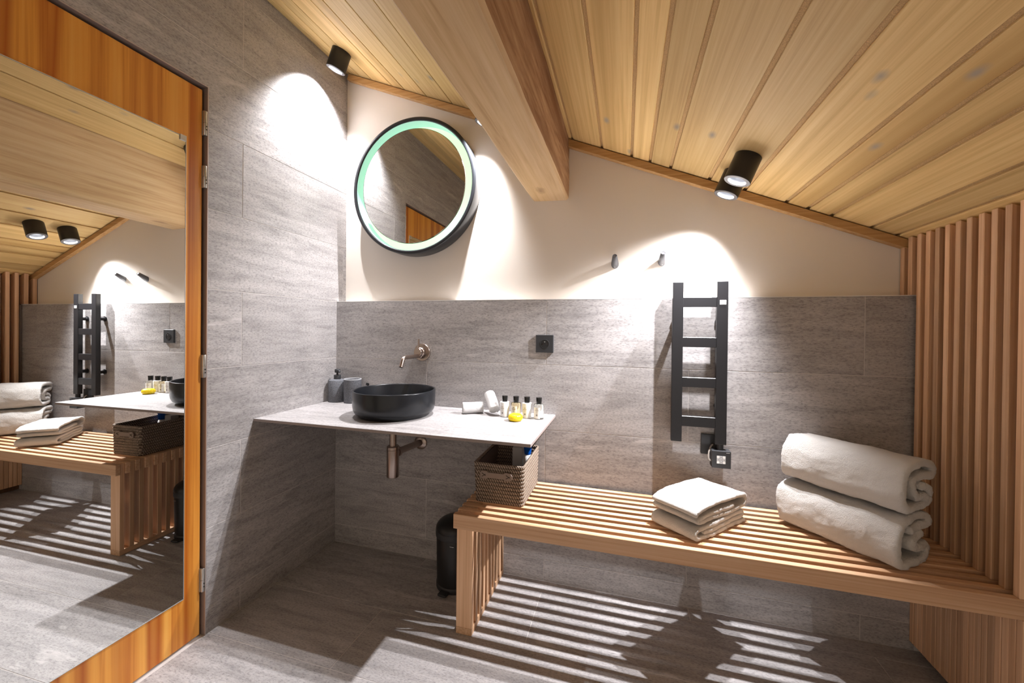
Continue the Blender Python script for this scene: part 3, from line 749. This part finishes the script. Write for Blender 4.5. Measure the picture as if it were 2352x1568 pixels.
for k in range(NC):
    zc = BT+0.0008+ch*(k+0.5); fl = 0.0008*k
    path = []
    base = rrect(bx0_-fl+0.004, bx1_+fl*0.4-0.004, by0_-fl*0.5+0.004, by1_+fl*0.3-0.004, 0.012)
    for i in range(len(base)):
        a, b = base[i], base[(i+1) % len(base)]; d = math.hypot(b[0]-a[0], b[1]-a[1]); m_ = max(1, int(d/0.018))
        for j in range(m_): path.append((a[0]+(b[0]-a[0])*j/m_, a[1]+(b[1]-a[1])*j/m_))
    dip = lambda p, k=k: zc+0.0016*math.sin(p.x*40+k)*math.cos(p.y*30)*0.4+(0.009*k/NC*max(0.0, (p.y+0.30)/0.28))
    bk.part('woven_coil', ring_sweep(bmesh.new(), path, dip, 0.0052, ch*0.5), M['weave'], True, 80)
li = bmesh.new()
ip = rrect(bx0_+0.005, bx1_-0.005, by0_+0.005, by1_-0.005, 0.009)
a = [li.verts.new((x, y, BT+0.004)) for x, y in ip]; b = [li.verts.new((x, y, BT+0.155+(0.007 if y > -0.15 else 0))) for x, y in ip]
li.faces.new(a)
for k in range(len(ip)): li.faces.new((a[k], b[k], b[(k+1) % len(ip)], a[(k+1) % len(ip)]))
bk.part('lining', li, M['liner'], True, 50)
hd = bmesh.new()
hz = BT+0.117
prism(hd, [(0.958, hz-0.012), (0.968, hz-0.016), (0.985, hz-0.016), (0.988, hz-0.011), (1.058, hz-0.011), (1.061, hz-0.016), (1.080, hz-0.016), (1.090, hz-0.010), (1.092, hz+0.004), (1.085, hz+0.014), (1.070, hz+0.017), (1.060, hz+0.016), (1.056, hz+0.011), (0.990, hz+0.011), (0.986, hz+0.016), (0.966, hz+0.016), (0.957, hz+0.008)], by0_-0.0135, by0_-0.0085)
bmesh.ops.recalc_face_normals(hd, faces=hd.faces[:]); bmesh.ops.bevel(hd, geom=[e for e in hd.edges], offset=0.0009, segments=1, affect='EDGES')
hdl = bk.part('handle', hd, M['handle'])
for cx in (0.973, 1.074):
    for s in (-1, 1): bk.part('stitch', tube(bmesh.new(), [(cx-0.008, by0_-0.0138, hz+0.007*s), (cx+0.008, by0_-0.0138, hz-0.007*s*0.4)], 0.0011, 6), M['gap'], parent=hdl)
# contents stand in the basket
bot = Thing('spray_bottle', 'white bottle with a blue cap standing in the basket', 'bottle', (1.097, -0.085, BT+0.005))
bt_m = Matrix.Translation((1.097, -0.085, BT+0.006))
bot.part('body', lathe(bmesh.new(), [(0.0, 0.0), (0.0185, 0.0), (0.020, 0.003), (0.020, 0.110), (0.017, 0.128), (0.0125, 0.136), (0.0, 0.137)], 28, bt_m), M['white'], True)
bot.part('cap', lathe(bmesh.new(), [(0.0, 0.1365), (0.0135, 0.1365), (0.0155, 0.143), (0.0185, 0.172), (0.0192, 0.190), (0.0180, 0.194), (0.0, 0.195)], 28, bt_m), M['blue'], True)
ct = Thing('card_box', 'pale grey card box standing inside the basket', 'box', (1.049, -0.062, BT+0.005))
ct.part('box_body', B(1.026, 1.072, -0.085, -0.040, BT+0.006, BT+0.164, bev=0.001), M['carton'])
ct.part('lid_flap', B(1.0262, 1.0718, -0.0848, -0.0402, BT+0.1642, BT+0.1662, bev=0.0006), M['carton'])

# ------------------------------------------------------------------ pedal bin
px, py = 0.775, -0.138
pb_ = Thing('pedal_bin', 'small black pedal bin on the floor beside the bench leg', 'bin', (px, py, 0))
Pm = Matrix.Translation((px, py, 0))
pb_.part('body', lathe(bmesh.new(), [(0.0, 0.010), (0.078, 0.010), (0.082, 0.014), (0.0855, 0.235), (0.084, 0.238), (0.0, 0.238)], 56, Pm), M['black'], True)
pb_.part('base_ring', lathe(bmesh.new(), [(0.0, 0.0), (0.082, 0.0), (0.0845, 0.003), (0.0845, 0.022), (0.082, 0.025), (0.0, 0.025)], 56, Pm), M['black_soft'], True)
pb_.part('collar', closed_lathe(bmesh.new(), [(0.080, 0.232), (0.0885, 0.232), (0.089, 0.236), (0.089, 0.254), (0.0875, 0.257), (0.080, 0.257)], 56, Pm), M['black_soft'], True)
dome = [(0.088, 0.257), (0.0885, 0.262)]+[(0.0885*math.cos(a), 0.262+0.050*math.sin(a)) for a in [k/10*PI/2 for k in range(1, 10)]]+[(0.0, 0.312)]
pb_.part('lid', lathe(bmesh.new(), [(0.0, 0.257)]+dome, 56, Pm), M['black'], True)
pd = bmesh.new(); dirp = Vector((-0.12, -0.99, 0)).normalized(); sd = Vector((-dirp.y, dirp.x, 0))
q0 = Vector((px, py, 0))+dirp*0.070
mpd = Matrix(((sd.x, dirp.x, 0, q0.x), (sd.y, dirp.y, 0, q0.y), (0, 0, 1, 0.0), (0, 0, 0, 1)))
box(pd, -0.021, 0.021, 0.0, 0.044, 0.006, 0.016, bev=0.004, seg=2); pd.transform(mpd)
pb_.part('pedal', pd, M['black_soft'], True)
pb_.part('maker_plate', B(px+0.012, px+0.030, py-0.0875, py-0.0855, 0.214, 0.2165), M['steel'])

# ------------------------------------------------------------------ round mirror with light ring
mcx, mcz = 0.456, 1.891
rm = Thing('round_mirror', 'round black framed mirror with a glowing green inner ring on the plaster', 'mirror', (mcx, YP, mcz))
MY = axis_matrix((mcx, YP, mcz), (0, -1, 0))                    # local z points into the room
FD = YP+0.010
rm.part('frame', closed_lathe(bmesh.new(), [(0.3285, 0.0), (0.347, 0.0), (0.348, 0.002), (0.348, FD-0.006), (0.3465, FD-0.002), (0.343, FD), (0.3335, FD), (0.330, FD-0.0015), (0.3285, FD-0.005)], 128, MY), M['frame_black'], True, 50)
rm.part('light_band', closed_lathe(bmesh.new(), [(0.3283, 0.012), (0.3283, FD-0.006), (0.3272, FD-0.006), (0.3272, 0.012)], 128, MY), M['led_teal'], True, 50)
rm.part('light_plate', closed_lathe(bmesh.new(), [(0.20, 0.006), (0.3282, 0.006), (0.3282, 0.012), (0.20, 0.012)], 128, MY), M['led_green'], True, 50)
rm.part('mirror_glass', lathe(bmesh.new(), [(0.0, 0.070), (0.290, 0.070), (0.2912, 0.0712), (0.2912, 0.0728), (0.2902, 0.0738), (0.0, 0.0738)], 128, MY), [M['mirror']], True, 30)
rm.part('mirror_rim', closed_lathe(bmesh.new(), [(0.2885, 0.0685), (0.2922, 0.0685), (0.2922, 0.0734), (0.2913, 0.0736), (0.2913, 0.0698), (0.2885, 0.0698)], 128, MY), M['gap'], True, 40)
rm.part('mounting_box', lathe(bmesh.new(), [(0.0, 0.0), (0.19, 0.0), (0.19, 0.0690), (0.0, 0.0690)], 64, MY), M['white'], True, 40)

# ------------------------------------------------------------------ wall hooks
for hx, hzz, lab in ((1.461, 1.468, 'grey conical wall hook farther from the towel radiator'), (1.663, 1.472, 'grey conical wall hook nearer to the towel radiator')):
    t = Thing('wall_hook', lab, 'hook', (hx, YP, hzz), group='conical hooks on the plaster')
    tip = Vector((hx, YP-0.052, hzz+0.031)); base = Vector((hx, YP, hzz)); d = (tip-base)
    m_ = axis_matrix(base, d); Ln = d.length
    bm = lathe(bmesh.new(), [(0.0, -0.010), (0.0165, -0.010), (0.0168, 0.004), (0.0100, Ln-0.0012), (0.0088, Ln), (0.0078, Ln-0.001), (0.0, Ln-0.0015)], 32, m_)
    # cut flush with the plaster
    bmesh.ops.bisect_plane(bm, geom=bm.verts[:]+bm.edges[:]+bm.faces[:], plane_co=(0, YP, 0), plane_no=(0, 1, 0), clear_outer=True)
    peg = t.part('peg', bm, M['pewter'], True)
    sc = bmesh.new(); bmesh.ops.create_uvsphere(sc, u_segments=10, v_segments=6, radius=0.0022, matrix=Matrix.Translation((hx, YP-0.010, hzz-0.0135)))
    t.part('set_screw', sc, M['steel'], True, parent=peg)

# ------------------------------------------------------------------ power socket and connection plate
sk = Thing('power_socket', 'square black power socket on the tiles right of the tap', 'socket', (1.1535, 0, 1.10))
kx0, kx1, kz0, kz1 = 1.1125, 1.1940, 1.0600, 1.1415; kc = ((kx0+kx1)/2+0.001, (kz0+kz1)/2-0.001)
sk.part('plate', B(kx0, kx1, -0.0115, -0.0003, kz0, kz1, bev=0.0012), M['black_soft'])
well = sk.part('well', closed_lathe(bmesh.new(), [(0.0195, 0.0118), (0.0222, 0.0118), (0.0222, 0.0126), (0.0195, 0.0130)], 48, Y_(kc[0], 0, kc[1])), M['black_soft'], True)
sk.part('well_face', lathe(bmesh.new(), [(0.0, 0.0118), (0.0196, 0.0118), (0.0196, 0.0121), (0.0, 0.0121)], 48, Y_(kc[0], 0, kc[1])), M['black'], True, parent=well)
for s in (-1, 1): sk.part('pin_hole', lathe(bmesh.new(), [(0.0, 0.0121), (0.0028, 0.0121), (0.0028, 0.0123), (0.0, 0.0123)], 16, Y_(kc[0]+s*0.0095, 0, kc[1])), M['gap'], parent=well)
sk.part('earth_pin', lathe(bmesh.new(), [(0.0, 0.0121), (0.0022, 0.0121), (0.0022, 0.017), (0.0, 0.0178)], 16, Y_(kc[0], 0, kc[1]+0.0095)), M['steel'], True, parent=well)

cp = Thing('cable_outlet', 'black blank outlet plate on the tiles behind the radiator control', 'outlet', (1.859, 0, 0.70))
cp.part('plate', B(1.818, 1.900, -0.0105, -0.0003, 0.6585, 0.7405, bev=0.0012), M['black_soft'])
cp.part('cable_hole', lathe(bmesh.new(), [(0.0, 0.0105), (0.006, 0.0105), (0.006, 0.0125), (0.0, 0.0125)], 16, Y_(1.861, 0, 0.7)), M['gap'], True)

# ------------------------------------------------------------------ towel radiator
rd = Thing('towel_radiator', 'black ladder towel radiator on the tiled wall above the bench', 'radiator', (1.798, 0, 0.714))
RY0, RY1 = -0.060, -0.034
rx0, rx1, bw = 1.696, 1.9015, 0.0408
for a in (rx0, rx1-bw): rd.part('upright', B(a, a+bw, RY0, RY1, 0.7143, 1.365, bev=0.0016, seg=2), M['rad'])
for z0, z1 in ((1.264, 1.303), (1.101, 1.141), (0.938, 0.978), (0.778, 0.820)):
    rd.part('rung', B(rx0+bw-0.001, rx1-bw+0.001, RY0+0.0025, RY1-0.0025, z0, z1, bev=0.0014), M['rad'])
for zz in (1.205, 0.86):
    for a in (rx0+bw/2, rx1-bw/2):
        br = rd.part('bracket', tube(bmesh.new(), [(a, RY1+0.001, zz), (a, -0.0003, zz)], 0.0105, 20), M['rad'], True)
        rd.part('rosette', lathe(bmesh.new(), [(0.0, 0.0), (0.0165, 0.0), (0.0165, 0.004), (0.0, 0.0045)], 24, Y_(a, -0.0002, zz)), M['rad'], True, parent=br)
stk = rd.part('sticker', B(1.8705, 1.8935, RY0-0.0009, RY0-0.0002, 1.273, 1.2905), M['white'])
sg = bmesh.new()
for i in range(3):
    box(sg, 1.8742+i*0.0055, 1.8782+i*0.0055, RY0-0.0012, RY0-0.0009, 1.2770, 1.2868)
rd.part('sticker_print', sg, M['cable'], parent=stk)
rd.part('stem', tube(bmesh.new(), [(1.881, -0.047, 0.714), (1.881, -0.047, 0.690)], 0.0125, 20), M['rad'], True)
cx0, cx1, cz0, cz1 = 1.848, 1.9165, 0.624, 0.6915
cb = rd.part('control_box', B(cx0, cx1, -0.0705, -0.0285, cz0, cz1, bev=0.0018, seg=2), M['black_soft'])
kcx, kcz = 1.881, 0.6575; ks = 0.0096
for i in (-1, 0, 1):
    for j in (-1, 0, 1):
        cen = (i == 0 or j == 0)
        k_ = rd.part('key', B(kcx+i*ks*1.12-ks/2, kcx+i*ks*1.12+ks/2, -0.0713, -0.0703, kcz+j*ks*1.08-ks/2, kcz+j*ks*1.08+ks/2), M['carton'] if cen else M['white'], parent=cb)
rd.part('brand_line', B(1.899, 1.9115, -0.0709, -0.0703, 0.6858, 0.6866), M['white'], parent=cb)
for i, j in ((0, 1), (-1, 0), (0, 0), (1, 0), (0, -1)):
    rd.part('key_symbol', B(kcx+i*ks*1.12-0.0022, kcx+i*ks*1.12+0.0022, -0.0716, -0.0712, kcz+j*ks*1.08-0.0018, kcz+j*ks*1.08+0.0018), M['ink'], parent=cb)
rd.part('cable', tube(bmesh.new(), smooth_path([(1.861, -0.0115, 0.700), (1.853, -0.026, 0.699), (1.843, -0.040, 0.682), (1.8395, -0.045, 0.660), (1.842, -0.047, 0.648), (1.850, -0.048, 0.645)], 3), 0.0033, 10), M['cable'], True)

# ------------------------------------------------------------------ ceiling spotlights
def spotlight(x, y, label):
    base = Vector((x, y, CZ(x))); nd = Vector((-SL, 0, -1)).normalized()
    rot = Matrix.Rotation(TH+PI, 4, 'Y')                         # local z leaves the ceiling at right angles
    mw = Matrix.Translation(base) @ rot
    if (rot @ Vector((0, 0, 1))-nd).length > 1e-3: mw = axis_matrix(base, nd); rot = mw.to_3x3().to_4x4()
    t = Thing('ceiling_spotlight', label, 'lamp', base, rot=rot, group='black cylinder spotlights on the ceiling')
    R, H, ro = 0.0445, 0.090, 0.0305
    t.part('housing', closed_lathe(bmesh.new(), [(0.0, 0.0)] if False else [(ro+0.0012, 0.0), (R-0.001, 0.0), (R, 0.001), (R, H-0.001), (R-0.001, H), (ro+0.0012, H)], 56), M['black'], True, local=True)
    t.part('mounting_disc', lathe(bmesh.new(), [(0.0, 0.0002), (ro+0.001, 0.0002), (ro+0.001, 0.040), (0.0, 0.040)], 40), M['black_soft'], True, local=True)
    t.part('bezel', closed_lathe(bmesh.new(), [(ro, H+0.0001), (R-0.0015, H+0.0001), (R-0.0015, H+0.0012), (ro, H+0.0012)], 56), M['rim_grey'], True, local=True)
    t.part('reflector', closed_lathe(bmesh.new(), [(0.0250, 0.046), (ro+0.001, 0.046), (ro+0.001, H), (ro+0.0002, H), (ro-0.0006, H-0.004), (ro-0.003, 0.062), (0.0250, 0.055)], 56), M['reflector'], True, local=True)
    t.part('lens', lathe(bmesh.new(), [(0.0, 0.0402), (0.0245, 0.0402), (0.0245, 0.0530), (0.0, 0.0540)], 40), M['lens'], True, local=True)
    ld_ = bpy.data.lights.new('spotlight_beam', 'SPOT'); ld_.energy = LAMP_POWER; ld_.color = (0.985, 0.97, 1.0)
    ld_.spot_size = math.radians(102); ld_.spot_blend = 1.0; ld_.shadow_soft_size = 0.0095
    lo = bpy.data.objects.new('spotlight_beam', ld_); COL.objects.link(lo); lo.parent = t.o
    lo.location = (0, 0, 0.0570); lo.rotation_euler = (PI, 0, 0)
    return t
spotlight(0.163, -0.173, 'black cylinder spotlight on the ceiling in the corner above the round mirror')
spotlight(0.897, -0.062, 'black cylinder spotlight on the ceiling tucked behind the left side of the beam')
spotlight(1.9178, -0.237, 'black cylinder spotlight on the ceiling, nearer of the right-hand pair')
spotlight(1.9158, -0.085, 'black cylinder spotlight on the ceiling, of the right-hand pair closer to the plaster wall')
